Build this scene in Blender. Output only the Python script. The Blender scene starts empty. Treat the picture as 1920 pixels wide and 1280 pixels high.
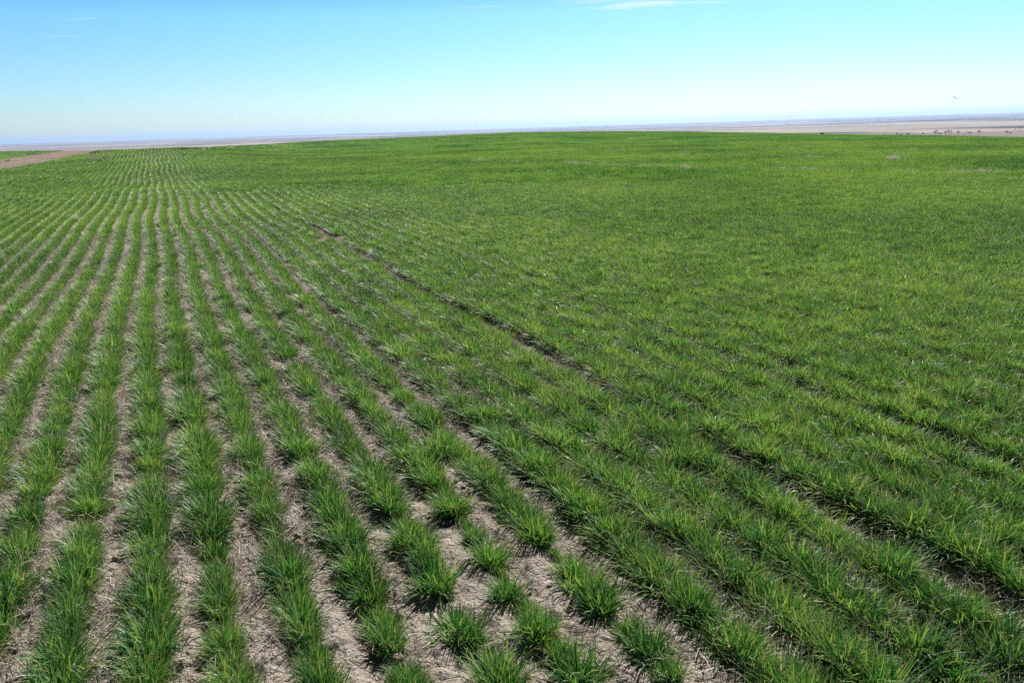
import bpy, math, random
import numpy as np
from mathutils import Vector, Matrix

rng = np.random.default_rng(7)
random.seed(7)
scene = bpy.context.scene
COL = scene.collection
rad = math.radians

# ------------------------------------------------------------------ helpers
def tag(o, label=None, cat=None, group=None, kind=None):
    if label: o['label'] = label
    if cat: o['category'] = cat
    if group: o['group'] = group
    if kind: o['kind'] = kind
    return o

def np_mesh(name, verts, faces4=None, faces3=None, attrs=None, mats=(), smooth=False):
    me = bpy.data.meshes.new(name)
    verts = np.asarray(verts, dtype=np.float32)
    loops, starts, pos = [], [], 0
    if faces4 is not None and len(faces4):
        f = np.asarray(faces4, dtype=np.int32); loops.append(f.ravel())
        starts.append(pos + 4*np.arange(len(f))); pos += 4*len(f)
    if faces3 is not None and len(faces3):
        f = np.asarray(faces3, dtype=np.int32); loops.append(f.ravel())
        starts.append(pos + 3*np.arange(len(f))); pos += 3*len(f)
    me.vertices.add(len(verts)); me.vertices.foreach_set('co', verts.ravel())
    if loops:
        lo = np.concatenate(loops).astype(np.int32); st = np.concatenate(starts).astype(np.int32)
        me.loops.add(len(lo)); me.loops.foreach_set('vertex_index', lo)
        me.polygons.add(len(st)); me.polygons.foreach_set('loop_start', st)
        if smooth: me.polygons.foreach_set('use_smooth', np.ones(len(st), dtype=bool))
    me.update(calc_edges=True)
    for nm, (typ, dat) in (attrs or {}).items():
        a = me.attributes.new(nm, typ, 'POINT')
        key = {'FLOAT': 'value', 'INT': 'value', 'FLOAT_VECTOR': 'vector', 'FLOAT_COLOR': 'color'}[typ]
        a.data.foreach_set(key, np.asarray(dat, dtype=np.int32 if typ == 'INT' else np.float32).ravel())
    for m in mats: me.materials.append(m)
    return me

def link(name, me, parent=None):
    o = bpy.data.objects.new(name, me); COL.objects.link(o)
    if parent: o.parent = parent
    return o

def sstep(a, b, x):
    t = np.clip((np.asarray(x, dtype=float)-a)/(b-a), 0, 1)
    return t*t*(3-2*t)

def vnoise(x, y, seed=0):
    x = np.asarray(x, float); y = np.asarray(y, float)
    xi = np.floor(x).astype(np.int64); yi = np.floor(y).astype(np.int64)
    fx = x-xi; fy = y-yi
    fx = fx*fx*fx*(fx*(fx*6-15)+10); fy = fy*fy*fy*(fy*(fy*6-15)+10)
    def h(a, b):
        n = (a*374761393 + b*668265263 + seed*1442695041) & 0xFFFFFFFF
        n = ((n ^ (n >> 13))*1274126177) & 0xFFFFFFFF
        n = ((n ^ (n >> 16))*2246822519) & 0xFFFFFFFF
        return ((n ^ (n >> 15)) & 0xFFFFFF)/float(0xFFFFFF)
    a = h(xi, yi); b = h(xi+1, yi); c = h(xi, yi+1); d = h(xi+1, yi+1)
    return (a*(1-fx)+b*fx)*(1-fy)+(c*(1-fx)+d*fx)*fy     # 0..1

def fbm(x, y, oct=4, seed=0):
    s, a, t = 0, 1.0, 0
    for i in range(oct):
        s = s + a*vnoise(x*2**i, y*2**i, seed+i*17); t += a; a *= 0.5
    return s/t*2-1                                       # -1..1

# ------------------------------------------------------------------ terrain
EYE = 1.75
ROWAZ = rad(-23.06)
DV = np.array([math.sin(ROWAZ), math.cos(ROWAZ)])        # along the drill rows
DU = np.array([math.cos(ROWAZ), -math.sin(ROWAZ)])       # across them
SP = 0.265
_az = [-180, -60, -31.6, -28.8, -26.7, -23.5, -19.6, -16.9, -12.7, -5.5, 0.45, 5.6, 9.3, 16.4, 23, 29, 32.4, 60, 180]
_rc = [150, 110, 105, 98, 88, 76, 80, 98, 150, 215, 250, 255, 240, 205, 175, 152, 142, 140, 150]
_el = [-.7, -.45, -.458, -.538, -.592, -.617, -.626, -.618, -.446, -.392, -.287, -.37, -.478, -.784, -1.093, -1.332, -1.524, -1.6, -.7]
_ag = np.linspace(-180, 180, 1441)
def _smooth(v):
    g = np.interp(_ag, _az, v); k = np.exp(-0.5*(np.arange(-12, 13)/4.0)**2); k /= k.sum()
    return np.convolve(np.r_[g[-13:-1], g, g[1:13]], k, mode='valid')
RCg, ELg = _smooth(_rc), _smooth(_el)

def polar(x, y):
    return np.hypot(x, y), np.degrees(np.arctan2(x, y))

def crest(az):
    return np.interp(az, _ag, RCg), np.interp(az, _ag, ELg)

def T(x, y):
    x = np.asarray(x, float); y = np.asarray(y, float)
    r, az = polar(x, y)
    rc, el = crest(az)
    hc = EYE + rc*np.tan(np.radians(el))
    t = np.clip((r-32)/(rc-32), 0, None)
    tt = np.minimum(t, 1)
    near = hc*(tt*tt*(1.9-0.9*tt))
    near = near + 0.035*fbm(x/5.0, y/5.0, 2, 5)*sstep(3, 9, r)
    # low swale and rise on the right half of the field
    near = near + sstep(4, 16, az)*(0.16*np.exp(-((r-58)/12)**2) - 0.20*np.exp(-((r-84)/18)**2))
    near = near + sstep(4, 16, -az)*0.10*np.exp(-((r-30)/7)**2) - sstep(4, 16, -az)*0.12*np.exp(-((r-39)/7)**2)
    # beyond the crest the land falls into a broad valley, then climbs to a plateau
    d = np.maximum(r-rc, 0)
    fall = hc - 0.075*d*sstep(0, 60, d)
    val = -35 + 3*fbm(x/900.0, y/900.0, 3, 11)*sstep(500, 1800, r)
    far = np.interp(r, [0, 5200, 8500, 12500, 16500, 18500, 21000, 45000], [0, 0, 4, 15, 30, 37.6, 38, 25])
    far = far + (6*fbm(x/2600.0, y/2600.0, 4, 21) * np.interp(r, [3000, 7000, 15000, 18000, 19500], [0, .8, 1, .45, .1]))
    val = val + far
    k = np.clip((val-fall)/6, -1, 1)
    out = np.where(r < rc, near, np.where(k >= 1, val, np.where(k <= -1, fall, fall+(k+1)**2/4*6)))
    return out

# ------------------------------------------------------------------ material kit
def new_mat(name):
    m = bpy.data.materials.new(name); m.use_nodes = True
    nt = m.node_tree; nt.nodes.clear()
    return m, nt

class N:
    def __init__(self, nt): self.nt = nt
    def add(self, typ, **kw):
        n = self.nt.nodes.new(typ)
        for k, v in kw.items():
            if k.startswith('i_'):
                key = k[2:]; key = int(key) if key.isdigit() else key.replace('_', ' ')
                n.inputs[key].default_value = v
            else: setattr(n, k, v)
        return n
    def l(self, a, b): self.nt.links.new(a, b)
    def noise(self, vec, scale, detail=3, rough=.55):
        n = self.add('ShaderNodeTexNoise'); n.inputs['Scale'].default_value = scale
        n.inputs['Detail'].default_value = detail; n.inputs['Roughness'].default_value = rough
        self.l(vec, n.inputs['Vector']); return n.outputs['Fac']
    def ramp(self, fac, stops):
        n = self.add('ShaderNodeValToRGB'); e = n.color_ramp.elements
        while len(e) < len(stops): e.new(0.5)
        for el, (p, c) in zip(e, stops):
            el.position = p; el.color = (c[0], c[1], c[2], 1) if len(c) > 2 else (c[0], c[0], c[0], 1)
        self.l(fac, n.inputs['Fac']); return n.outputs['Color']
    def mix(self, fac, a, b, blend='MIX'):
        n = self.add('ShaderNodeMix'); n.data_type = 'RGBA'; n.blend_type = blend
        for s, v in ((n.inputs[0], fac), (n.inputs[6], a), (n.inputs[7], b)):
            if hasattr(v, 'is_output'): self.l(v, s)
            else: s.default_value = v if not isinstance(v, tuple) else (v[0], v[1], v[2], 1)
        return n.outputs[2]
    def math(self, op, a, b=0.0, c=None, clamp=False):
        n = self.add('ShaderNodeMath'); n.operation = op; n.use_clamp = clamp
        for i, v in enumerate((a, b, c)):
            if v is None: continue
            if hasattr(v, 'is_output'): self.l(v, n.inputs[i])
            else: n.inputs[i].default_value = v
        return n.outputs[0]
    def maprange(self, v, a, b, c=0.0, d=1.0):
        n = self.add('ShaderNodeMapRange'); n.interpolation_type = 'SMOOTHSTEP'
        self.l(v, n.inputs[0])
        for i, q in enumerate((a, b, c, d)): n.inputs[i+1].default_value = q
        return n.outputs[0]

def leaf_material(name, tint=1.0, translucent=0.28, sat=1.0):
    m, nt = new_mat(name); k = N(nt)
    out = k.add('ShaderNodeOutputMaterial')
    at = k.add('ShaderNodeAttribute', attribute_name='bl')
    sep = k.add('ShaderNodeSeparateColor'); k.l(at.outputs['Color'], sep.inputs[0])
    r, t, dead = sep.outputs[0], sep.outputs[1], sep.outputs[2]
    pos = k.add('ShaderNodeNewGeometry').outputs['Position']
    n1 = k.noise(pos, 0.13, 3); n2 = k.noise(pos, 1.6, 2); n3 = k.noise(pos, 0.016, 3)
    f = k.math('ADD', k.math('MULTIPLY', n1, 1.35), k.math('MULTIPLY', n2, 0.85))
    f = k.math('ADD', f, k.math('MULTIPLY', n3, 0.6))
    f = k.math('ADD', f, k.math('MULTIPLY', r, 0.62))
    f = k.math('SUBTRACT', k.math('ADD', f, k.math('MULTIPLY', k.add('ShaderNodeObjectInfo').outputs['Random'], 0.26)), 1.13)
    c = k.ramp(f, [(0.12, (0.013*tint, 0.068*tint, 0.026*tint)), (0.38, (0.034*tint, 0.142*tint, 0.042*tint)),
                   (0.62, (0.072*tint, 0.230*tint, 0.050*tint)), (0.92, (0.215*tint, 0.345*tint, 0.095*tint))])
    tipf = k.math('MULTIPLY', k.maprange(t, 0.4, 1.0), k.maprange(r, 0.30, 0.90))
    c = k.mix(k.math('MULTIPLY', tipf, 0.72), c, (0.44, 0.43, 0.18))
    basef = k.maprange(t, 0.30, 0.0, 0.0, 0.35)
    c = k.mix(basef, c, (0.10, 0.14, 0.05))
    c = k.mix(dead, c, k.mix(r, (0.20, 0.155, 0.085), (0.40, 0.33, 0.20)))
    tr = k.mix(1.0, c, (1.6, 1.6, 0.8), 'MULTIPLY')
    p = k.add('ShaderNodeBsdfPrincipled')
    k.l(c, p.inputs['Base Color'])
    k.l(k.maprange(r, 0, 1, 0.42, 0.60), p.inputs['Roughness'])
    p.inputs['Specular IOR Level'].default_value = 0.36
    tl = k.add('ShaderNodeBsdfTranslucent'); k.l(tr, tl.inputs['Color'])
    mx = k.add('ShaderNodeMixShader'); mx.inputs[0].default_value = translucent
    k.l(p.outputs[0], mx.inputs[1]); k.l(tl.outputs[0], mx.inputs[2])
    k.l(mx.outputs[0], out.inputs['Surface'])
    return m

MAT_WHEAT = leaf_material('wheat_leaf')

def dry_material(name, a, b):
    m, nt = new_mat(name); k = N(nt)
    out = k.add('ShaderNodeOutputMaterial')
    at = k.add('ShaderNodeAttribute', attribute_name='bl')
    sep = k.add('ShaderNodeSeparateColor'); k.l(at.outputs['Color'], sep.inputs[0])
    c = k.mix(sep.outputs[0], a, b)
    p = k.add('ShaderNodeBsdfPrincipled'); k.l(c, p.inputs['Base Color']); p.inputs['Roughness'].default_value = 0.55
    tl = k.add('ShaderNodeBsdfTranslucent'); k.l(c, tl.inputs['Color'])
    mx = k.add('ShaderNodeMixShader'); mx.inputs[0].default_value = 0.2
    k.l(p.outputs[0], mx.inputs[1]); k.l(tl.outputs[0], mx.inputs[2]); k.l(mx.outputs[0], out.inputs['Surface'])
    return m
MAT_STALK = dry_material('stalks', (0.42, 0.37, 0.25), (0.74, 0.68, 0.50))
MAT_STRAW = dry_material('straw', (0.17, 0.14, 0.105), (0.54, 0.48, 0.385))
MAT_WEED = dry_material('dry_weed', (0.42, 0.38, 0.34), (0.78, 0.74, 0.67))
MAT_DARKWEED = dry_material('dark_weed', (0.03, 0.028, 0.022), (0.08, 0.07, 0.05))

def soil_material():
    m, nt = new_mat('dry_soil'); k = N(nt)
    out = k.add('ShaderNodeOutputMaterial'); p = k.add('ShaderNodeBsdfPrincipled')
    p.inputs['Roughness'].default_value = 0.95; p.inputs['Specular IOR Level'].default_value = 0.15
    pos = k.add('ShaderNodeNewGeometry').outputs['Position']
    n = k.noise(pos, 5.0, 6, .65); nf = k.noise(pos, 60.0, 4, .6); nb = k.noise(pos, 0.5, 3)
    c = k.ramp(n, [(0.25, (0.19, 0.163, 0.138)), (0.5, (0.32, 0.28, 0.242)), (0.75, (0.44, 0.39, 0.342))])
    c = k.mix(k.maprange(nf, .35, .7, 0, .5), c, (0.30, 0.24, 0.19))
    c = k.mix(k.maprange(nb, .55, .75, 0, .35), c, (0.46, 0.36, 0.29))
    at = k.add('ShaderNodeAttribute', attribute_name='tilled')
    c = k.mix(k.math('MULTIPLY', at.outputs['Fac'], 0.85), c, (0.085, 0.066, 0.062))
    at2 = k.add('ShaderNodeAttribute', attribute_name='sward')
    sw = k.ramp(k.noise(pos, 0.05, 4), [(0.3, (0.05, 0.105, 0.03)), (0.7, (0.085, 0.13, 0.035))])
    c = k.mix(at2.outputs['Fac'], c, sw)
    k.l(c, p.inputs['Base Color'])
    v = k.add('ShaderNodeTexVoronoi', feature='DISTANCE_TO_EDGE'); v.inputs['Scale'].default_value = 13.0
    nv = k.add('ShaderNodeTexNoise'); nv.inputs['Scale'].default_value = 9; k.l(pos, nv.inputs['Vector'])
    vm = k.add('ShaderNodeVectorMath', operation='MULTIPLY_ADD'); k.l(nv.outputs['Color'], vm.inputs[0]); vm.inputs[1].default_value = (.12, .12, .12); k.l(pos, vm.inputs[2])
    k.l(vm.outputs[0], v.inputs['Vector'])
    crack = k.maprange(v.outputs['Distance'], 0.0, 0.06)
    hgt = k.math('ADD', k.math('MULTIPLY', nf, 0.9), k.math('MULTIPLY', k.noise(pos, 18.0, 5, .65), 1.6))
    hgt = k.math('ADD', hgt, k.math('MULTIPLY', crack, 0.26))
    b = k.add('ShaderNodeBump'); b.inputs['Strength'].default_value = 0.9; b.inputs['Distance'].default_value = 0.03
    k.l(hgt, b.inputs['Height']); k.l(b.outputs[0], p.inputs['Normal'])
    k.l(p.outputs[0], out.inputs['Surface'])
    return m

def plains_material():
    m, nt = new_mat('dry_plains'); k = N(nt)
    out = k.add('ShaderNodeOutputMaterial'); p = k.add('ShaderNodeBsdfPrincipled')
    p.inputs['Roughness'].default_value = 1.0; p.inputs['Specular IOR Level'].default_value = 0.0
    pos = k.add('ShaderNodeNewGeometry').outputs['Position']
    mp = k.add('ShaderNodeMapping'); mp.inputs['Rotation'].default_value = (0, 0, rad(20)); mp.inputs['Scale'].default_value = (0.0011, 0.0004, 0.001)
    k.l(pos, mp.inputs['Vector'])
    n = k.noise(mp.outputs[0], 1.0, 6, .6)
    c = k.ramp(n, [(0.34, (0.07, 0.06, 0.05)), (0.45, (0.18, 0.145, 0.12)), (0.55, (0.28, 0.23, 0.185)), (0.66, (0.13, 0.11, 0.09))])
    mp2 = k.add('ShaderNodeMapping'); mp2.inputs['Scale'].default_value = (0.0016, 0.0009, 0.001); mp2.inputs['Rotation'].default_value = (0, 0, rad(-12))
    k.l(pos, mp2.inputs['Vector'])
    n2 = k.noise(mp2.outputs[0], 1.0, 5, .62)
    c = k.mix(k.maprange(n2, .56, .64, 0, .85), c, (0.05, 0.055, 0.045))       # brush in the draws
    mp3 = k.add('ShaderNodeMapping'); mp3.inputs['Scale'].default_value = (0.0023, 0.0035, 0.002); mp3.inputs['Location'].default_value = (4.1, 2.7, 0)
    k.l(pos, mp3.inputs['Vector'])
    v = k.add('ShaderNodeTexVoronoi', distance='CHEBYCHEV'); v.inputs['Scale'].default_value = 0.35; k.l(mp3.outputs[0], v.inputs['Vector'])
    sc = k.add('ShaderNodeSeparateColor'); k.l(v.outputs['Color'], sc.inputs[0])
    c = k.mix(k.maprange(sc.outputs[0], .55, .6, 0, .6), c, (0.47, 0.40, 0.31))  # paler stubble fields
    c = k.mix(k.maprange(sc.outputs[1], .85, .9, 0, .35), c, (0.12, 0.16, 0.08))  # a few green ones
    k.l(c, p.inputs['Base Color']); k.l(p.outputs[0], out.inputs['Surface'])
    return m

MAT_SOIL, MAT_PLAINS = soil_material(), plains_material()

def plain_mat(name, col, rough=.7, spec=.3, var=0.25, scale=3.0):
    m, nt = new_mat(name); k = N(nt)
    out = k.add('ShaderNodeOutputMaterial'); p = k.add('ShaderNodeBsdfPrincipled')
    pos = k.add('ShaderNodeNewGeometry').outputs['Position']
    n = k.noise(pos, scale, 4)
    c = k.mix(n, tuple(v*(1-var) for v in col), tuple(min(1, v*(1+var)) for v in col))
    k.l(c, p.inputs['Base Color']); p.inputs['Roughness'].default_value = rough; p.inputs['Specular IOR Level'].default_value = spec
    k.l(p.outputs[0], out.inputs['Surface']); return m

# ------------------------------------------------------------------ crop layout functions
def wobble(v):
    return 0.035*np.sin(v/1.9+0.2)*sstep(1, 4, v) + 0.05*np.sin(v/4.6+1.0)*sstep(9, 22, v)*sstep(46, 30, v) + 0.05*np.sin(v/2.7)*sstep(16, 24, v)*sstep(38, 28, v)

TRACK_A, TRACK_B, TRACK_W = (-30.6, 48.8), (-38.3, 76.5), 5.4
def track_side(x, y):                                    # metres to the left of the track's near edge
    (ax, ay), (bx, by) = TRACK_A, TRACK_B
    L = math.hypot(bx-ax, by-ay); dx, dy = (bx-ax)/L, (by-ay)/L
    return (x-ax)*(-dy)+(y-ay)*dx
def tilled_mask(x, y):
    r, az = polar(x, y); rc, _ = crest(az)
    a = sstep(-24.6, -23.6, az)*sstep(-18.3, -20.3, az)*sstep(.70, .80, r/rc)
    b = sstep(-27.6, -26.6, az)*sstep(-25.0, -25.8, az)*sstep(.66, .76, r/rc)
    return np.clip((a+b)*(0.75+0.6*fbm(x/2.5, y/2.5, 3, 31)), 0, 1)
BAND = [  # polylines of pale dead stalks on the right part of the field
    [(-2.0, 46), (1.34, 40.6), (5.56, 33.9), (8.69, 29.4), (12.56, 25.4), (14.66, 23.4), (17, 21.5)],
    [(9.0, 44), (12.5, 39), (15.66, 32.7), (17.86, 28.6), (20.5, 25)],
    [(4.5, 57), (10.2, 52), (17, 45), (22.9, 38), (25.5, 34)],
    [(14, 45), (18.6, 38.5), (22, 33), (24, 30)]]
def band_dist(x, y):
    d = np.full(np.shape(x), 1e9)
    for pl in BAND:
        for (ax, ay), (bx, by) in zip(pl, pl[1:]):
            dx, dy = bx-ax, by-ay; t = np.clip(((x-ax)*dx+(y-ay)*dy)/(dx*dx+dy*dy), 0, 1)
            d = np.minimum(d, np.hypot(x-ax-t*dx, y-ay-t*dy))
    return d

def micro(X, Y):
    u = X*DU[0]+Y*DU[1]; v = X*DV[0]+Y*DV[1]; R = np.hypot(X, Y)
    return sstep(40, 8, R)*(0.010*np.cos(2*math.pi*(u-wobble(v)+0.02)/SP+math.pi)
                            + 0.020*fbm(u/0.16, v/0.26, 3, 41) + 0.022*fbm(X/0.07, Y/0.07, 4, 47)*sstep(11, 5, R))
def TG(x, y):
    return T(x, y)+micro(np.asarray(x, float), np.asarray(y, float))

# ------------------------------------------------------------------ ground sheets (one continuous surface, three rings)
def ring_sheet(name, radii, angs, mat, near=False):
    R, A = np.meshgrid(radii, angs, indexing='ij')
    X = R*np.sin(A); Y = R*np.cos(A); Z = T(X, Y)
    attrs = None
    if near:
        Z = Z + micro(X, Y)
        r, az = polar(X, Y); rc, _ = crest(az)
        attrs = {'tilled': ('FLOAT', tilled_mask(X, Y).ravel()),
                 'sward': ('FLOAT', (sstep(1.0, 1.03, r/rc)*0.6).ravel())}
    nr, na = R.shape
    idx = np.arange(nr*na).reshape(nr, na)
    closed = abs((angs[-1]-angs[0]) - 2*math.pi) < 1e-6
    a = idx[:-1, :-1].ravel(); b = idx[1:, :-1].ravel(); c = idx[1:, 1:].ravel(); d = idx[:-1, 1:].ravel()
    me = np_mesh(name, np.stack([X, Y, Z], -1).reshape(-1, 3), np.stack([a, d, c, b], -1), None, attrs, [mat], True)
    o = link(name, me); tag(o, kind='structure'); return o

fine = np.radians(np.linspace(-50, 50, 1401))
rest = np.radians(np.linspace(50, 310, 131))
angs = np.concatenate([fine, rest[1:]])
radii_near = np.concatenate([[0.02, 0.4, 0.8, 1.1, 1.3], np.exp(np.arange(math.log(1.45), math.log(9), 0.0042)),
                             np.exp(np.arange(math.log(9.1), math.log(60), 0.018)), np.exp(np.linspace(math.log(62), math.log(420), 70))])
ring_sheet('ground', radii_near, angs, MAT_SOIL, True)
ang2 = np.concatenate([np.radians(np.linspace(-50, 50, 401)), np.radians(np.linspace(50, 310, 66))[1:]])
ring_sheet('plains', np.exp(np.linspace(math.log(415), math.log(8000), 90)), ang2, MAT_PLAINS)
ring_sheet('hills', np.concatenate([np.linspace(7900, 21500, 110), [23000, 25000, 26000]]), ang2, MAT_PLAINS)

# bare vehicle track along the left edge of the field
def make_track():
    m = plain_mat('track_soil', (0.20, 0.152, 0.122), .95, .1, .45, 0.6)
    (ax, ay), (bx, by) = TRACK_A, TRACK_B
    dx, dy = bx-ax, by-ay; L = math.hypot(dx, dy); dx /= L; dy /= L; nx, ny = -dy, dx
    S = np.linspace(-60, 75, 180); W = np.linspace(0, TRACK_W, 40)
    s, w = np.meshgrid(S, W, indexing='ij')
    w = w + (0.5*fbm(s/3.0, s*0+3, 3, 61))*(1-w/TRACK_W*2)
    X = ax+s*dx+w*nx; Y = ay+s*dy+w*ny
    ruts = -0.05*(np.exp(-((w-2.0)/.35)**2)+np.exp(-((w-4.0)/.35)**2))
    Z = T(X, Y)+0.06+ruts+0.02*fbm(X/.6, Y/.6, 3, 66)
    idx = np.arange(s.size).reshape(s.shape)
    f = np.stack([idx[:-1, :-1].ravel(), idx[1:, :-1].ravel(), idx[1:, 1:].ravel(), idx[:-1, 1:].ravel()], -1)
    o = link('dirt_track', np_mesh('dirt_track', np.stack([X, Y, Z], -1).reshape(-1, 3), f, None, None, [m], True))
    tag(o, kind='structure')
make_track()

# ------------------------------------------------------------------ blades
def blades(n, spread_u, spread_v, length, width, segs, lean, curve, dead=0.06, outward=True, seed=0, droop_dead=True, ripe=1.0):
    """n grass leaves in a clump, rooted in an ellipse; returns verts, quads, tris, colour"""
    g = np.random.default_rng(seed)
    ang = g.uniform(0, 2*math.pi, n); rr = np.sqrt(g.uniform(0, 1, n))
    bx = rr*np.cos(ang)*spread_u; by = rr*np.sin(ang)*spread_v
    phi = np.where(g.uniform(0, 1, n) < 0.7, np.arctan2(by/spread_v, bx/spread_u) + g.normal(0, .7, n), g.uniform(0, 2*math.pi, n)) if outward else g.uniform(0, 2*math.pi, n)
    isdead = g.uniform(0, 1, n) < dead
    L = g.uniform(length[0], length[1], n)*(0.75+0.25*(1-rr))
    th0 = np.abs(g.normal(lean*(0.35+0.65*rr), lean*0.35)); kap = g.gamma(2.0, curve/2, n)
    if droop_dead:
        th0 = np.where(isdead, g.uniform(0.9, 1.5, n), th0); L = np.where(isdead, L*.75, L)
    wid = g.uniform(width[0], width[1], n)
    tw = g.normal(0, .5, n)
    p = np.stack([bx, by, np.full(n, -0.005)], -1)
    vs, t = [], np.linspace(0, 1, segs+1)
    fwd = np.stack([np.cos(phi), np.sin(phi), np.zeros(n)], -1)
    side0 = np.stack([-np.sin(phi), np.cos(phi), np.zeros(n)], -1)
    up = np.array([0, 0, 1.0])
    for i in range(segs+1):
        th = np.minimum(th0 + kap*t[i]**1.5, 2.2)
        tang = fwd*np.sin(th)[:, None]+up*np.cos(th)[:, None]
        nor = np.cross(tang, side0)
        a = tw*(0.3+t[i])
        side = side0*np.cos(a)[:, None]+nor*np.sin(a)[:, None]
        w = wid*(1-t[i]**1.6)*(0.75+0.5*min(1, t[i]*3))/1.25
        if i < segs:
            vs.append(p-side*(w/2)[:, None]); vs.append(p+side*(w/2)[:, None])
        else: vs.append(p.copy())
        p = p + tang*(L/segs)[:, None]
        p[:, 2] = np.maximum(p[:, 2], 0.004)
    V = np.stack(vs, 1)                      # n, 2*segs+1, 3
    m = 2*segs+1; base = (np.arange(n)*m)[:, None]
    q = np.concatenate([base+np.array([2*i, 2*i+1, 2*i+3, 2*i+2]) for i in range(segs-1)]) if segs > 1 else None
    tr = base+np.array([2*segs-2, 2*segs-1, 2*segs])
    tt = np.concatenate([np.repeat(t[:-1], 2), [1.0]])
    colr = np.stack([np.repeat(ripe*g.uniform(0, 1, n)[:, None], m, 1), np.repeat(tt[None], n, 0), np.repeat(isdead[:, None].astype(float), m, 1), np.ones((n, m))], -1)
    return V.reshape(-1, 3), q, tr, colr.reshape(-1, 4)

def blade_mesh(name, mat, **kw):
    V, q, tr, c = blades(**kw)
    return np_mesh(name, V, q, tr, {'bl': ('FLOAT_COLOR', c)}, [mat])

def source_collection(name, meshes):
    c = bpy.data.collections.new(name)
    for i, me in enumerate(meshes):
        o = bpy.data.objects.new('%s.%03d' % (name, i), me); c.objects.link(o)
    return c

def scatter(name, pts, rot, scl, idx, coll):
    me = np_mesh(name, pts, None, None, {'rot': ('FLOAT_VECTOR', rot), 'scl': ('FLOAT_VECTOR', scl), 'pick': ('INT', idx)})
    o = link(name, me)
    ng = bpy.data.node_groups.new(name+'_spread', 'GeometryNodeTree')
    ng.interface.new_socket('Geometry', in_out='INPUT', socket_type='NodeSocketGeometry')
    ng.interface.new_socket('Geometry', in_out='OUTPUT', socket_type='NodeSocketGeometry')
    gi = ng.nodes.new('NodeGroupInput'); go = ng.nodes.new('NodeGroupOutput')
    ci = ng.nodes.new('GeometryNodeCollectionInfo'); ci.inputs['Collection'].default_value = coll
    ci.inputs['Separate Children'].default_value = True; ci.inputs['Reset Children'].default_value = True
    ip = ng.nodes.new('GeometryNodeInstanceOnPoints'); ip.inputs['Pick Instance'].default_value = True
    def na(nm, typ):
        n = ng.nodes.new('GeometryNodeInputNamedAttribute'); n.data_type = typ; n.inputs['Name'].default_value = nm
        return n.outputs['Attribute']
    ng.links.new(gi.outputs[0], ip.inputs['Points']); ng.links.new(ci.outputs[0], ip.inputs['Instance'])
    er = ng.nodes.new('FunctionNodeEulerToRotation'); ng.links.new(na('rot', 'FLOAT_VECTOR'), er.inputs[0])
    ng.links.new(er.outputs[0], ip.inputs['Rotation']); ng.links.new(na('scl', 'FLOAT_VECTOR'), ip.inputs['Scale'])
    ng.links.new(na('pick', 'INT'), ip.inputs['Instance Index'])
    ng.links.new(ip.outputs[0], go.inputs[0])
    md = o.modifiers.new('spread', 'NODES'); md.node_group = ng
    return o

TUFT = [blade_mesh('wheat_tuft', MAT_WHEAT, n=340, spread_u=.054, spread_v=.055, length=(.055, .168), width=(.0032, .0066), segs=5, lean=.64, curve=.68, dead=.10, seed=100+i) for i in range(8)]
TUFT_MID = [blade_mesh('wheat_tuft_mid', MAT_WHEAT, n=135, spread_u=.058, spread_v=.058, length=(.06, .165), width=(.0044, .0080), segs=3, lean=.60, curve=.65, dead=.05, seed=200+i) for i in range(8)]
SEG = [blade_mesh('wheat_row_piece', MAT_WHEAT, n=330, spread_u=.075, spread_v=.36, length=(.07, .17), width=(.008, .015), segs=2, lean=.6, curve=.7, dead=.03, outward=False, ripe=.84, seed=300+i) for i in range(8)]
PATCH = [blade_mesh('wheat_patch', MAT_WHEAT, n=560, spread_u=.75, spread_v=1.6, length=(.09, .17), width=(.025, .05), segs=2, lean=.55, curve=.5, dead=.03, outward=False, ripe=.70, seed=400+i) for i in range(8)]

# individual tufts of the three gappy rows close to the camera  (u, v, size)
SOLO = [(.805, 3.52, 1.0), (.79, 3.09, 1.08), (.785, 2.70, 1.12), (.765, 2.38, 1.12), (.80, 2.08, 1.15),
        (1.06, 3.30, 1.1), (1.055, 2.82, 1.12), (1.02, 2.52, .9), (1.01, 2.25, .92), (1.055, 1.99, 1.1),
        (1.313, 2.88, 1.0), (1.322, 2.57, .85), (1.30, 2.30, 1.05)]
SOLO_LABEL = [
    'small round wheat tuft at the far end of the gappy row left of centre',
    'bushy dark green wheat tuft in bare soil, second from far end of its row',
    'wide splayed wheat tuft with yellowish tips, middle one of five in its gappy row',
    'loose wheat tuft with long crossing blades, second from near end of its row',
    'wheat tuft cut by the bottom edge of the photo, left of the bare soil gap',
    'tall wheat tuft at the far end of the middle gappy row, dense dark base',
    'bright wheat tuft with straw coloured tips, second from far end of the middle gappy row',
    'small thin wheat tuft crowded between larger ones in the middle gappy row',
    'low sparse wheat tuft with broad blue-green blades in the middle gappy row',
    'upright wheat tuft at the bottom edge beside a patch of pale bare soil',
    'spreading wheat tuft at the far end of the right-hand gappy row beside dark shadow',
    'smallest thin wheat tuft of the right-hand gappy row, pale straw at its foot',
    'drooping wheat tuft at the near end of the right-hand gappy row']

def in_view(x, y, mar=3.0):
    r, az = polar(x, y+0.0)
    lim = 33.5 + 5 + np.degrees(np.arctan2(mar, np.maximum(r, .5)))
    return (np.abs(az) < lim) & (y > 0.3)

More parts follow.
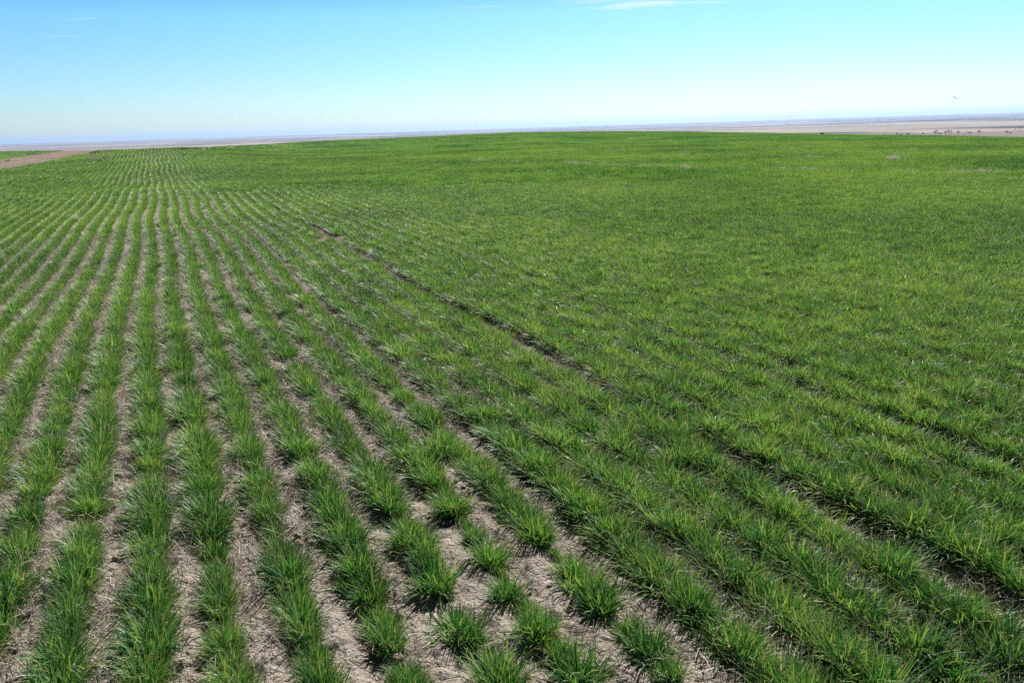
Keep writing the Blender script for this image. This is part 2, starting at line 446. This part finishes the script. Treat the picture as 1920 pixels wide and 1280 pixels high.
def row_u(k, v):                                            # drill passes leave a wider seam here and there
    return k*SP - 0.02 + (.03*(k >= 6) + (.10+.05*np.sin(v*1.3))*(k >= 10) + .06*(k >= 14) + .06*(k >= 19))*sstep(30, 11, v)
def row_points(step, rmin, rmax, seed, kspan):
    g = np.random.default_rng(seed)
    P = []
    for k in range(kspan[0], kspan[1]):
        v = np.arange(-0.4*rmax, rmax, step); v = v+g.uniform(-.4, .4, len(v))*step
        u = row_u(k, v) + wobble(v) + 0.02*fbm(v/1.7, np.full(len(v), k*3.3), 2, 71)
        x = u*DU[0]+v*DV[0]; y = u*DU[1]+v*DV[1]
        r = np.hypot(x, y)
        ok = (r >= rmin) & (r < rmax) & in_view(x, y)
        if ok.any(): P.append(np.stack([x[ok], y[ok], u[ok], v[ok], np.full(ok.sum(), k)], -1))
    return np.concatenate(P)

def keep_field(x, y):
    td = track_side(x, y)
    wv = 0.55*fbm(x/1.6, y/1.6, 3, 63)
    on_track = (td > wv) & (td < TRACK_W+wv) & (y > 20) & (fbm(x/.8, y/.8, 2, 64) > -.58)
    r, az = polar(x, y); rc, _ = crest(az)
    return ~on_track & (r < rc*1.05)

def vigor(x, y, u, v):
    return 0.97 + 0.54*sstep(1.2, 1.9, u) + 0.08*sstep(-1.5, -3.5, u) + 0.22*fbm(x/1.1, y/1.1, 3, 81) + .12*fbm(x/7, y/7, 2, 83) + .34*fbm(x/.32, y/.32, 2, 87)*sstep(1.4, 2.2, u)*sstep(22, 10, np.hypot(x, y)) + .42*fbm(u/.2, v/.22, 2, 85)*sstep(16, 7, np.hypot(x, y))*np.where(u > 1.6, .6, 1)

def gap_prob(x, y, u, v, k, r):
    n = fbm(v/0.33, k*7.7, 2, 91)
    thr = np.where(u > 1.6, -0.72, -0.62)
    g = (n < thr) & (r < 40)
    # two small bare spots
    g |= (np.hypot(u-2.54, (v-13.75)/1.5) < .30) | (np.hypot(u-3.57, v-6.33) < .12)
    return g

g = np.random.default_rng(5)
PTS = {}
def build_lod(key, step, rmin, rmax, ks, base_scale, col_n, along):
    P = row_points(step, rmin, rmax, 500+len(PTS), ks)
    x, y, u, v, k = P.T
    if not along:                                        # self-sown tufts fill the lush side between the drill rows
        m = int(len(x)*.5); pick = g.integers(0, len(x), m)
        u2 = u[pick]+g.uniform(-.5, .5, m)*SP; v2 = v[pick]+g.uniform(-.1, .1, m)
        sel = g.uniform(0, 1, m) < (0.10+0.90*sstep(1.9, 2.8, u2)*sstep(-.5, .1, fbm(u2/.5, v2/.9, 2, 97)))*np.where(u2 > 1.6, .95, .12)*np.where((np.abs(u2-wobble(v2)-1.49) < .13) | ((np.abs(u2-wobble(v2)-2.64) < .13) & (fbm(v2/.8, v2*0+9, 2, 99) > -.05)) | (np.abs(u2-wobble(v2)-3.78) < .10), .06, 1)
        u = np.r_[u, u2[sel]]; v = np.r_[v, v2[sel]]; k = np.r_[k, k[pick][sel]+.5]
        x = u*DU[0]+v*DV[0]; y = u*DU[1]+v*DV[1]
    r = np.hypot(x, y)
    keep = keep_field(x, y) & ~gap_prob(x, y, u, v, k, r)
    thin = ((np.abs(u-.79) < .12) | (np.abs(u-1.05) < .12) | (np.abs(u-1.31) < .12)) & (v < np.where(u > 1.2, 3.0, 3.62))
    keep &= ~(thin & (g.uniform(0, 1, len(x)) < .22))
    til = tilled_mask(x, y); keep &= ~(g.uniform(0, 1, len(x)) < til*0.72)
    bd = band_dist(x, y); keep &= ~((g.uniform(0, 1, len(x)) < .35) & (bd < .35))
    x, y, u, v, k, r, thin = (q[keep] for q in (x, y, u, v, k, r, thin)); n = len(x)
    s = np.clip(vigor(x, y, u, v), .45, 1.7)*g.uniform(.68, 1.3, n)*base_scale*np.where(thin, g.uniform(.45, 1.0, n), 1); s = np.minimum(s, 1.42)
    z = TG(x, y)
    if along:
        rot = np.stack([np.zeros(n), np.zeros(n), -ROWAZ + np.where(g.uniform(0, 1, n) < .5, 0, math.pi)], -1)
        scl = np.stack([g.uniform(1.08, 1.26, n)*(1+.30*sstep(1, 6, u)), np.ones(n)*1.08, s*g.uniform(.9, 1.1, n)], -1)
    else:
        rot = np.stack([g.normal(0, .17, n), g.normal(0, .17, n), g.uniform(0, 6.283, n)], -1)
        scl = np.stack([s, s, np.minimum(s, 1.02)*g.uniform(.85, 1.12, n)], -1)
    PTS[key] = (np.stack([x, y, z], -1), rot, scl, g.integers(0, col_n, n))
    return n

build_lod('near', .066, .9, 9.0, (-60, 60), 1.06, 8, False)
build_lod('mid', .072, 9.0, 26.0, (-150, 150), 1.16, 8, False)
build_lod('far', .50, 26.0, 78.0, (-340, 340), 1.0, 8, True)
# farthest: patches in a jittered grid, three rows wide
uu, vv = np.meshgrid(np.arange(-220, 260, 1.0), np.arange(-120, 290, 2.2), indexing='ij')
uu = (uu+g.uniform(-.4, .4, uu.shape)).ravel(); vv = (vv+g.uniform(-.8, .8, vv.shape)).ravel()
x = uu*DU[0]+vv*DV[0]; y = uu*DU[1]+vv*DV[1]; r = np.hypot(x, y)
ok = (r > 77) & in_view(x, y) & keep_field(x, y) & (y > 0) & ~(g.uniform(0, 1, len(x)) < tilled_mask(x, y)*.75)
x, y = x[ok], y[ok]; n = len(x)
s = g.uniform(.85, 1.15, n)
PTS['patch'] = (np.stack([x, y, T(x, y)], -1), np.stack([np.zeros(n), np.zeros(n), np.full(n, -ROWAZ)], -1), np.stack([np.ones(n), np.ones(n), s], -1), g.integers(0, 8, n))

allm = TUFT+TUFT_MID+SEG+PATCH
src = source_collection('wheat_piece', allm)
pts = np.concatenate([PTS[k][0] for k in ('near', 'mid', 'far', 'patch')])
rot = np.concatenate([PTS[k][1] for k in ('near', 'mid', 'far', 'patch')])
scl = np.concatenate([PTS[k][2] for k in ('near', 'mid', 'far', 'patch')])
idx = np.concatenate([PTS[k][3]+8*i for i, k in enumerate(('near', 'mid', 'far', 'patch'))])
print('instances', {k: len(v[0]) for k, v in PTS.items()})
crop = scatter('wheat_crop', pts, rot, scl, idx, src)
tag(crop, 'young green wheat growing in long drilled rows over the whole field', 'wheat', kind='stuff')

for i, ((u, v, s), lab) in enumerate(zip(SOLO, SOLO_LABEL)):
    o = link('wheat_tuft', TUFT[i % 8])
    x, y = u*DU+v*DV
    o.location = (x, y, float(TG(x, y))-.003); o.rotation_euler = (0, 0, i*2.1); o.scale = (s*1.1, s*1.1, s*1.02)
    tag(o, lab, 'wheat tuft', 'wheat tufts standing apart in the gappy near rows')

# broad dark clump between two rows on the left
o = link('wheat_tuft', blade_mesh('wide_wheat_tuft', MAT_WHEAT, n=330, spread_u=.11, spread_v=.09, length=(.12, .22), width=(.0035, .006), segs=5, lean=.75, curve=.7, dead=.05, seed=901))
x, y = -.075*DU+6.55*DV; o.location = (x, y, float(T(x, y)))
tag(o, 'broad dark wheat clump bridging the gap between two rows on the left', 'wheat tuft')

# ------------------------------------------------------------------ litter of straw between the rows
LIT = [blade_mesh('straw_litter', MAT_STRAW, n=34, spread_u=.13, spread_v=.16, length=(.03, .15), width=(.002, .0048), segs=3, lean=1.25, curve=.5, dead=0, outward=False, seed=600+i) for i in range(6)]
n = 15000
rr = np.sqrt(g.uniform(1.2**2, 17**2, n)); aa = np.radians(g.uniform(-44, 44, n))
x = rr*np.sin(aa); y = rr*np.cos(aa)
ok = fbm(x/1.3, y/1.3, 3, 77) > -0.25; x, y = x[ok], y[ok]; n = len(x)
lit = scatter('straw_litter', np.stack([x, y, TG(x, y)+.010], -1), np.stack([g.normal(0, .05, n), g.normal(0, .05, n), g.uniform(0, 6.28, n)], -1),
              np.repeat(g.uniform(.7, 1.2, n)[:, None], 3, 1), g.integers(0, 6, n), source_collection('straw_piece', LIT))
tag(lit, 'pale broken straw lying on the soil between the wheat rows', 'straw', kind='stuff')

# clods of dry soil
def clod_mesh(seed):
    g2 = np.random.default_rng(seed)
    V, Q = [], []
    for c_ in range(7):
        cx, cy = g2.normal(0, .07, 2); r0 = g2.gamma(2.0, .003)+.003
        th = np.linspace(.25, math.pi-.25, 5); ph = np.arange(7)*2*math.pi/7
        b0 = len(V)
        for a in th:
            for p_ in ph:
                q_ = r0*(1+g2.normal(0, .2)); V.append((cx+q_*math.sin(a)*math.cos(p_)*1.2, cy+q_*math.sin(a)*math.sin(p_), q_*math.cos(a)*.75+r0*.3))
        for i in range(4):
            for j in range(7): Q.append((b0+7*i+j, b0+7*i+7+j, b0+7*i+7+(j+1) % 7, b0+7*i+(j+1) % 7))
        V.append((cx, cy, r0*1.0)); t0 = len(V)-1
        for j in range(0, 7): Q.append((t0, b0+j, b0+(j+1) % 7, b0+(j+1) % 7))
    quads = [q for q in Q if len(set(q)) == 4]; tris = [q[:3] for q in Q if len(set(q)) == 3]
    return np_mesh('soil_clods', V, quads, tris, None, [MAT_SOIL])
n = 1500
rr = np.sqrt(g.uniform(1.2**2, 12**2, n)); aa = np.radians(g.uniform(-44, 44, n)); x = rr*np.sin(aa); y = rr*np.cos(aa)
ok = fbm(x/.7, y/.7, 3, 76) > -0.1; x, y = x[ok], y[ok]; n = len(x)
cl = scatter('soil_clods', np.stack([x, y, TG(x, y)-.001], -1), np.stack([np.zeros(n), np.zeros(n), g.uniform(0, 6.28, n)], -1),
             np.repeat(g.uniform(.6, 1.4, n)[:, None], 3, 1), g.integers(0, 5, n), source_collection('clod_piece', [clod_mesh(950+i) for i in range(5)]))
tag(cl, 'small dry soil clods strewn between the wheat rows', 'soil clods', kind='stuff')

# pale dead stalks in loose bands on the right
STK = [blade_mesh('dead_stalks', MAT_STALK, n=22, spread_u=.13, spread_v=.13, length=(.18, .34), width=(.005, .011), segs=3, lean=.55, curve=.5, dead=0, seed=700+i) for i in range(5)]
X = []
for bi, pl in enumerate(BAND):
    for (ax, ay), (bx, by) in zip(pl, pl[1:]):
        L = math.hypot(bx-ax, by-ay); m = int(L*(16 if bi == 0 else 10))
        t = g.uniform(0, 1, m); X.append(np.stack([ax+(bx-ax)*t+g.normal(0, .22, m), ay+(by-ay)*t+g.normal(0, .3, m)], -1))
X = np.concatenate(X); ok = fbm(X[:, 0]/1.5, X[:, 1]/1.5, 3, 78) > 0.06; X = X[ok]; n = len(X)
stk = scatter('dead_stalks', np.stack([X[:, 0], X[:, 1], T(X[:, 0], X[:, 1])], -1), np.stack([g.normal(0, .15, n), g.normal(0, .15, n), g.uniform(0, 6.28, n)], -1),
              np.repeat(g.uniform(.7, 1.2, n)[:, None], 3, 1), g.integers(0, 5, n), source_collection('stalk_piece', STK))
tag(stk, 'pale dead stalks in broken bands across the right of the field', 'dead stalks', kind='stuff')

# ------------------------------------------------------------------ single dry weeds
def weed(x, y, size, n, mat, lab, lean, curve, width, seed, flat=1.0):
    o = link('dry_weed', blade_mesh('dry_weed', mat, n=n, spread_u=size*.18, spread_v=size*.18, length=(size*.4, size*.75), width=width, segs=4, lean=lean, curve=curve, dead=0, seed=seed))
    o.location = (x, y, float(T(x, y))); o.scale = (1, 1, flat)
    tag(o, lab, 'dry weed')
weed(15.55, 32.76, .62, 420, MAT_WEED, 'pale rounded dry weed standing alone in the green on the right', .6, 1.3, (.006, .012), 801)
weed(-12.2, 30.7, .34, 90, MAT_WEED, 'small whitish dry weed lying among the converging rows', .9, 1.2, (.006, .012), 802, .7)
weed(-9.78, 18.37, .60, 90, MAT_WEED, 'grey spiky dead weed sprawled among the rows on the left', 1.0, .6, (.004, .008), 803, .7)
weed(3.23, 5.27, .11, 26, MAT_WEED, 'tiny pale dry seed head in the dense wheat at the right', .4, .8, (.004, .008), 804, 1.3)
rcx, elx = crest(21.0); rr_ = float(rcx)*.985; xx, yy = rr_*math.sin(rad(21.1)), rr_*math.cos(rad(21.1))
weed(xx, yy, 1.3, 260, MAT_DARKWEED, 'low dark weed mound on the skyline of the green field', .9, .8, (.03, .06), 805, .8)

# ------------------------------------------------------------------ geometry helper for limbs and towers
class MB:
    def __init__(self): self.v, self.q, self.t, self.n = [], [], [], 0
    def tube(self, a, b, r0, r1, sides=6):
        a, b = np.array(a, float), np.array(b, float); d = b-a; L = np.linalg.norm(d); d /= max(L, 1e-9)
        h = np.array([1, 0, 0]) if abs(d[0]) < .8 else np.array([0, 1, 0])
        s = np.cross(d, h); s /= np.linalg.norm(s); t = np.cross(d, s)
        an = np.arange(sides)*2*math.pi/sides
        ring = np.cos(an)[:, None]*s+np.sin(an)[:, None]*t
        self.v += [a+ring*r0, b+ring*r1]
        for i in range(sides):
            j = (i+1) % sides; self.q.append([self.n+i, self.n+j, self.n+sides+j, self.n+sides+i])
        self.n += 2*sides
    def poly(self, pts, quads=(), tris=()):
        self.v.append(np.array(pts, float)); self.q += [[self.n+i for i in f] for f in quads]; self.t += [[self.n+i for i in f] for f in tris]; self.n += len(pts)
    def build(self, name, mat, parent=None):
        return link(name, np_mesh(name, np.concatenate(self.v), self.q or None, self.t or None, None, [mat]), parent)

# ------------------------------------------------------------------ bare cottonwoods in the valley
MAT_BARK = plain_mat('bark', (0.11, 0.088, 0.085), .9, .1)
MAT_TWIG = plain_mat('twigs', (0.13, 0.105, 0.102), .9, .1)
def tree_meshes(seed, h, w):
    g = random.Random(seed)
    trunk, crown = MB(), MB()
    def grow(p, d, L, r, depth):
        e = p+d*L
        (trunk if depth < 2 else crown).tube(p, e, r, r*.7, 6 if depth < 2 else 4)
        if depth >= 5: return
        for i in range(3 if depth else 4):
            nd = d+np.array([g.gauss(0, .62), g.gauss(0, .62), g.gauss(.05, .35)])*(w/h+.35)
            nd /= np.linalg.norm(nd)
            grow(e-d*L*g.uniform(0, .35), nd, L*g.uniform(.58, .82), max(r*.55, .055), depth+1)
    grow(np.zeros(3)-np.array([0, 0, .3]), np.array([0.03, 0, 1.0]), h*.27, h*.028, 0)
    return trunk, crown
TREE_PROTO = []
for i, (h, w) in enumerate([(8.5, 6), (10, 5), (6, 8), (5, 4)]):
    a, b = tree_meshes(30+i, h, w)
    TREE_PROTO.append((np_mesh('trunk', np.concatenate(a.v), a.q, None, None, [MAT_BARK]), np_mesh('crown', np.concatenate(b.v), b.q, None, None, [MAT_TWIG])))
# azimuth (deg), distance, kind, scale, label
TREES = [
    (24.88, 1750, 2, 0.8, 'wide low bare tree at the left end of the tree line in the valley'),
    (25.55, 1750, 0, 0.75, 'bare tree at the left of the first close clump beyond the green field'),
    (25.77, 1750, 3, 0.9, 'small bare tree tucked between two larger ones in the first clump'),
    (26.13, 1750, 2, 1.0, 'broad low bare tree at the right of the first clump, widest in the line'),
    (26.97, 1750, 0, 0.7, 'lone bare tree standing between the first clump and the tall pair'),
    (27.71, 1750, 1, 0.9, 'tallest bare tree of the line, left one of the tall middle clump'),
    (27.91, 1750, 3, 1.1, 'short bushy bare tree right beside the tallest tree'),
    (28.23, 1750, 0, 0.85, 'bare round tree in the middle of the tall clump'),
    (28.44, 1750, 1, 0.9, 'narrow tall bare tree at the right end of the tall clump'),
    (28.9, 1750, 0, 0.85, 'bare round tree just right of the tall clump, with a clear gap on both sides'),
    (29.24, 1750, 3, 0.55, 'smallest bare shrub-like tree, a dark dot in the middle of the line'),
    (29.5, 1750, 2, 1.05, 'broad spreading bare tree right of the small dark shrub'),
    (30.01, 1750, 0, 0.9, 'bare tree standing alone before the long gap in the tree line'),
    (31.47, 1700, 0, 0.75, 'left of the last small bare trees near the right edge'),
    (31.66, 1700, 3, 0.7, 'small bare tree touching its taller left neighbour near the right edge'),
    (31.85, 2050, 3, 0.6, 'tiny bare tree set higher up the slope near the right edge'),
    (32.1, 2050, 0, 0.7, 'bare tree farthest right, on the pale slope at the edge'),]
for az, dist, kind, sc, lab in TREES:
    e = bpy.data.objects.new('bare_tree', None); COL.objects.link(e)
    x, y = dist*math.sin(rad(az)), dist*math.cos(rad(az))
    e.location = (x, y, float(T(x, y))); e.rotation_euler = (0, 0, az*37.0); e.scale = (sc*2.0, sc*2.0, sc*1.65)
    tag(e, lab, 'tree', 'bare trees along the valley floor')
    link('trunk', TREE_PROTO[kind][0], e); link('crown', TREE_PROTO[kind][1], e)

# ------------------------------------------------------------------ wind turbines on the plateau
MAT_TURB = plain_mat('turbine_paint', (0.72, 0.73, 0.74), .5, .4, .04, .2)
def turbine_meshes():
    t = MB(); t.tube((0, 0, -2), (0, 0, 40), 2.3, 1.9, 12); t.tube((0, 0, 40), (0, 0, 80), 1.9, 1.4, 12)
    n = MB()
    for a, b, r0, r1 in (((0, 6, 81.8), (0, 3, 81.8), 1.2, 1.9), ((0, 3, 81.8), (0, -3.4, 81.8), 1.9, 1.9), ((0, -3.4, 81.8), (0, -4.2, 81.8), 1.9, .9)): n.tube(a, b, r0, r1, 8)
    hb = MB(); hb.tube((0, -4.2, 81.8), (0, -5.6, 81.8), 1.5, 1.4, 10); hb.tube((0, -5.6, 81.8), (0, -6.8, 81.8), 1.4, .2, 10)
    bl = MB(); st = [(0, .9, .9), (6, 3.2, .8), (16, 2.5, .5), (28, 1.6, .3), (40, .5, .1)]
    pts = []
    for z, c, th in st: pts += [(-c*.35, -th/2, z), (c*.65, 0, z), (-c*.35, th/2, z)]
    q = []
    for i in range(len(st)-1):
        for j in range(3): q.append((3*i+j, 3*i+(j+1) % 3, 3*i+3+(j+1) % 3, 3*i+3+j))
    bl.poly(pts, q, [(12, 13, 14)])
    return [np_mesh(nm, np.concatenate(m.v), m.q, m.t or None, None, [MAT_TURB]) for nm, m in (('tower', t), ('nacelle', n), ('hub', hb), ('blade', bl))]
TM = turbine_meshes()
ORD = ['first', 'second', 'third', 'fourth', 'fifth', 'sixth', 'seventh', 'eighth', 'ninth', 'tenth', 'eleventh', 'twelfth', 'thirteenth', 'fourteenth', 'fifteenth', 'sixteenth', 'seventeenth', 'eighteenth', 'nineteenth', 'twentieth', 'twenty-first', 'last']
TURB = [14.795, 15.003, 16.069, 16.445, 17.023, 17.698, 18.403, 18.902, 19.068, 19.167, 19.564, 20.741, 21.323, 24.904, 25.452, 26.145, 26.771, 27.945, 28.58, 29.236, 30.33, 31.101]
for i, az in enumerate(TURB):
    d = 17600+500*math.sin(i*2.3)
    x, y = d*math.sin(rad(az)), d*math.cos(rad(az))
    e = bpy.data.objects.new('wind_turbine', None); COL.objects.link(e)
    e.location = (x, y, float(T(x, y))); e.rotation_euler = (0, 0, rad(25+8*math.sin(i)-az)); e.scale = (.86,)*3
    tag(e, 'faint white wind turbine on the far blue plateau, %s of the line from the left' % ORD[i], 'wind turbine', 'wind turbines along the far plateau')
    link('tower', TM[0], e); link('nacelle', TM[1], e); link('hub', TM[2], e)
    for j in range(3):
        b = link('blade', TM[3], e); b.location = (0, -4.9, 81.8); b.rotation_euler = (0, i*1.3+j*2*math.pi/3, 0)

# ------------------------------------------------------------------ bird
def make_bird(loc):
    m = plain_mat('dark_plumage', (0.035, 0.03, 0.03), .8, .2)
    # one closed body: lofted from tail to beak, with the wings grown from its flanks
    b = MB()
    st = [(-.17, .045, .008), (-.09, .03, .015), (0, .05, .045), (.08, .052, .05), (.14, .035, .035), (.17, .032, .033), (.20, .012, .012), (.225, .003, .003)]
    pts = []
    for s, w, hh in st:
        for a in range(8): pts.append((s, w*math.cos(a*math.pi/4), hh*math.sin(a*math.pi/4)))
    q = []
    for i in range(len(st)-1):
        for j in range(8): q.append((8*i+j, 8*i+(j+1) % 8, 8*i+8+(j+1) % 8, 8*i+8+j))
    b.poly(pts, q)
    for sgn in (1, -1):
        sec = [(.03, .09, -.02, .02), (.16, .11, -.03, .075), (.30, .085, -.05, .09), (.42, .04, -.06, .07), (.50, -.03, -.07, .05)]
        p2 = []
        for yy, le, te, zz in sec: p2 += [(le, sgn*yy, zz), ((le+te)/2, sgn*yy, zz+.012), (te, sgn*yy, zz), ((le+te)/2, sgn*yy, zz-.004)]
        q2 = []
        for i in range(len(sec)-1):
            for j in range(4): q2.append((4*i+j, 4*i+(j+1) % 4, 4*i+4+(j+1) % 4, 4*i+4+j))
        b.poly(p2, q2+[(16, 17, 18, 19)])
    o = b.build('bird', m)
    o.location = loc; o.rotation_euler = (rad(28), rad(-12), rad(35))
    tag(o, 'small dark bird gliding with spread wings in the pale sky at the right', 'bird')
make_bird((62.05, 114.22, 3.96))

# ------------------------------------------------------------------ air
HZ = 6e-5
def make_haze():
    X0, Z0, Z1 = 26500, -75, 116
    v = [(sx*X0, sy*X0, z) for z in (Z0, Z1) for sx, sy in ((-1, -1), (1, -1), (1, 1), (-1, 1))]
    f = [(3, 2, 1, 0), (4, 5, 6, 7), (0, 1, 5, 4), (1, 2, 6, 5), (2, 3, 7, 6), (3, 0, 4, 7)]
    m, nt = new_mat('haze_air'); k = N(nt); out = k.add('ShaderNodeOutputMaterial')
    pv = k.add('ShaderNodeVolumePrincipled'); pv.inputs['Color'].default_value = (.42, .62, 1.0, 1); pv.inputs['Density'].default_value = HZ
    pv.inputs['Anisotropy'].default_value = 0.3
    k.l(pv.outputs[0], out.inputs['Volume'])
    o = link('haze', np_mesh('haze', v, f, None, None, [m])); tag(o, kind='stuff')
make_haze()

# ------------------------------------------------------------------ sky and sun
SUN_AZ, SUN_EL = 20.0, 36.0
w = bpy.data.worlds.new('World'); scene.world = w; w.use_nodes = True
nt = w.node_tree; nt.nodes.clear(); k = N(nt)
out = k.add('ShaderNodeOutputWorld'); bg = k.add('ShaderNodeBackground')
sky = k.add('ShaderNodeTexSky'); sky.sky_type = 'NISHITA'; sky.sun_disc = False
sky.sun_elevation = rad(SUN_EL); sky.sun_rotation = rad(SUN_AZ)
sky.altitude = 900; sky.air_density = 1.0; sky.dust_density = 0.3; sky.ozone_density = 3.0
hs = k.add('ShaderNodeHueSaturation'); hs.inputs['Saturation'].default_value = 1.25
k.l(k.mix(1.0, sky.outputs[0], (.90, 1.02, 1.12), 'MULTIPLY'), hs.inputs['Color'])
# thin cirrus wisps high over the view
tc = k.add('ShaderNodeTexCoord'); sx = k.add('ShaderNodeSeparateXYZ'); k.l(tc.outputs['Generated'], sx.inputs[0])
iz = k.math('MAXIMUM', sx.outputs[2], 0.02)
cx = k.math('DIVIDE', sx.outputs[0], iz); cy = k.math('DIVIDE', sx.outputs[1], iz)
cv = k.add('ShaderNodeCombineXYZ'); k.l(cx, cv.inputs[0]); k.l(cy, cv.inputs[1])
mp = k.add('ShaderNodeMapping'); mp.inputs['Scale'].default_value = (.8, 2.4, 1); mp.inputs['Rotation'].default_value = (0, 0, rad(18)); k.l(cv.outputs[0], mp.inputs['Vector'])
cn = k.noise(mp.outputs[0], 1.3, 6, .62); big = k.noise(cv.outputs[0], .28, 2, .5)
bx = k.math('POWER', k.math('DIVIDE', k.math('SUBTRACT', cx, 1.10), 0.9), 2.0)
by = k.math('POWER', k.math('DIVIDE', k.math('SUBTRACT', cy, 6.9), 1.1), 2.0)
lump = k.math('EXPONENT', k.math('MULTIPLY', k.math('ADD', bx, by), -1.0))
def wisp(x0, y0, rx, ry):
    a = k.math('POWER', k.math('DIVIDE', k.math('SUBTRACT', cx, x0), rx), 2.0)
    b = k.math('POWER', k.math('DIVIDE', k.math('SUBTRACT', cy, y0), ry), 2.0)
    return k.math('EXPONENT', k.math('MULTIPLY', k.math('ADD', a, b), -1.0))
lump = k.math('ADD', lump, k.math('MULTIPLY', k.math('ADD', wisp(-4.2, 7.7, .9, .8), wisp(-.2, 7.5, .45, .6)), .36))
cov = k.math('ADD', k.math('MULTIPLY', lump, 0.30), k.math('MULTIPLY', big, 0.10))
cf = k.maprange(k.math('ADD', cn, cov), .70, .98, 0, .85)
skyc = k.mix(cf, hs.outputs[0], (8.0, 8.3, 8.5))
low = k.ramp(sx.outputs[2], [(0.0, (.74,)), (0.05, (.84,)), (0.13, (1.0,)), (0.19, (.62,)), (0.34, (.13,))])   # added gain: upper sky dimmed to cut fill light, low band kept bright
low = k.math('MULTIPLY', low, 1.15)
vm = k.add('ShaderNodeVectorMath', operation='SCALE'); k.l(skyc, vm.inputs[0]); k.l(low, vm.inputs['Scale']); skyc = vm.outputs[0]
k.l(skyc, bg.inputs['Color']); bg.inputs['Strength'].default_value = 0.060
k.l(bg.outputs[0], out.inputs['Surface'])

sd = Vector((math.sin(rad(SUN_AZ))*math.cos(rad(SUN_EL)), math.cos(rad(SUN_AZ))*math.cos(rad(SUN_EL)), math.sin(rad(SUN_EL))))
li = bpy.data.lights.new('sun', 'SUN'); li.energy = 5.0; li.angle = rad(.53); li.color = (1, .96, .90)
so = bpy.data.objects.new('sun', li); COL.objects.link(so); so.rotation_euler = sd.to_track_quat('Z', 'Y').to_euler(); so.location = (0, 0, 50)

# ------------------------------------------------------------------ camera
cam = bpy.data.cameras.new('camera'); co = bpy.data.objects.new('camera', cam); COL.objects.link(co)
cam.sensor_width = 36; cam.lens = 1493/1920*36; cam.clip_start = .05; cam.clip_end = 120000
pitch = math.atan(398.8/1493); roll = rad(1.79)
F = Vector((0, math.cos(pitch), -math.sin(pitch))); R0 = Vector((1, 0, 0)); U0 = Vector((0, math.sin(pitch), math.cos(pitch)))
Rv = R0*math.cos(roll)-U0*math.sin(roll); Uv = U0*math.cos(roll)+R0*math.sin(roll)
M = Matrix((Rv, Uv, -F)).transposed().to_4x4(); M.translation = (0, 0, EYE)
co.matrix_world = M
scene.camera = co

scene.view_settings.view_transform = 'Standard'; scene.view_settings.look = 'None'
scene.view_settings.exposure = 0.92; scene.view_settings.gamma = 1; scene.view_settings.use_curve_mapping = False
c = scene.cycles
c.max_bounces = 5; c.diffuse_bounces = 2; c.glossy_bounces = 2; c.transmission_bounces = 3; c.volume_bounces = 0; c.transparent_max_bounces = 4
c.use_denoising = False; c.denoiser = 'OPENIMAGEDENOISE'; c.denoising_input_passes = 'RGB_ALBEDO_NORMAL'; c.denoising_prefilter = 'NONE'
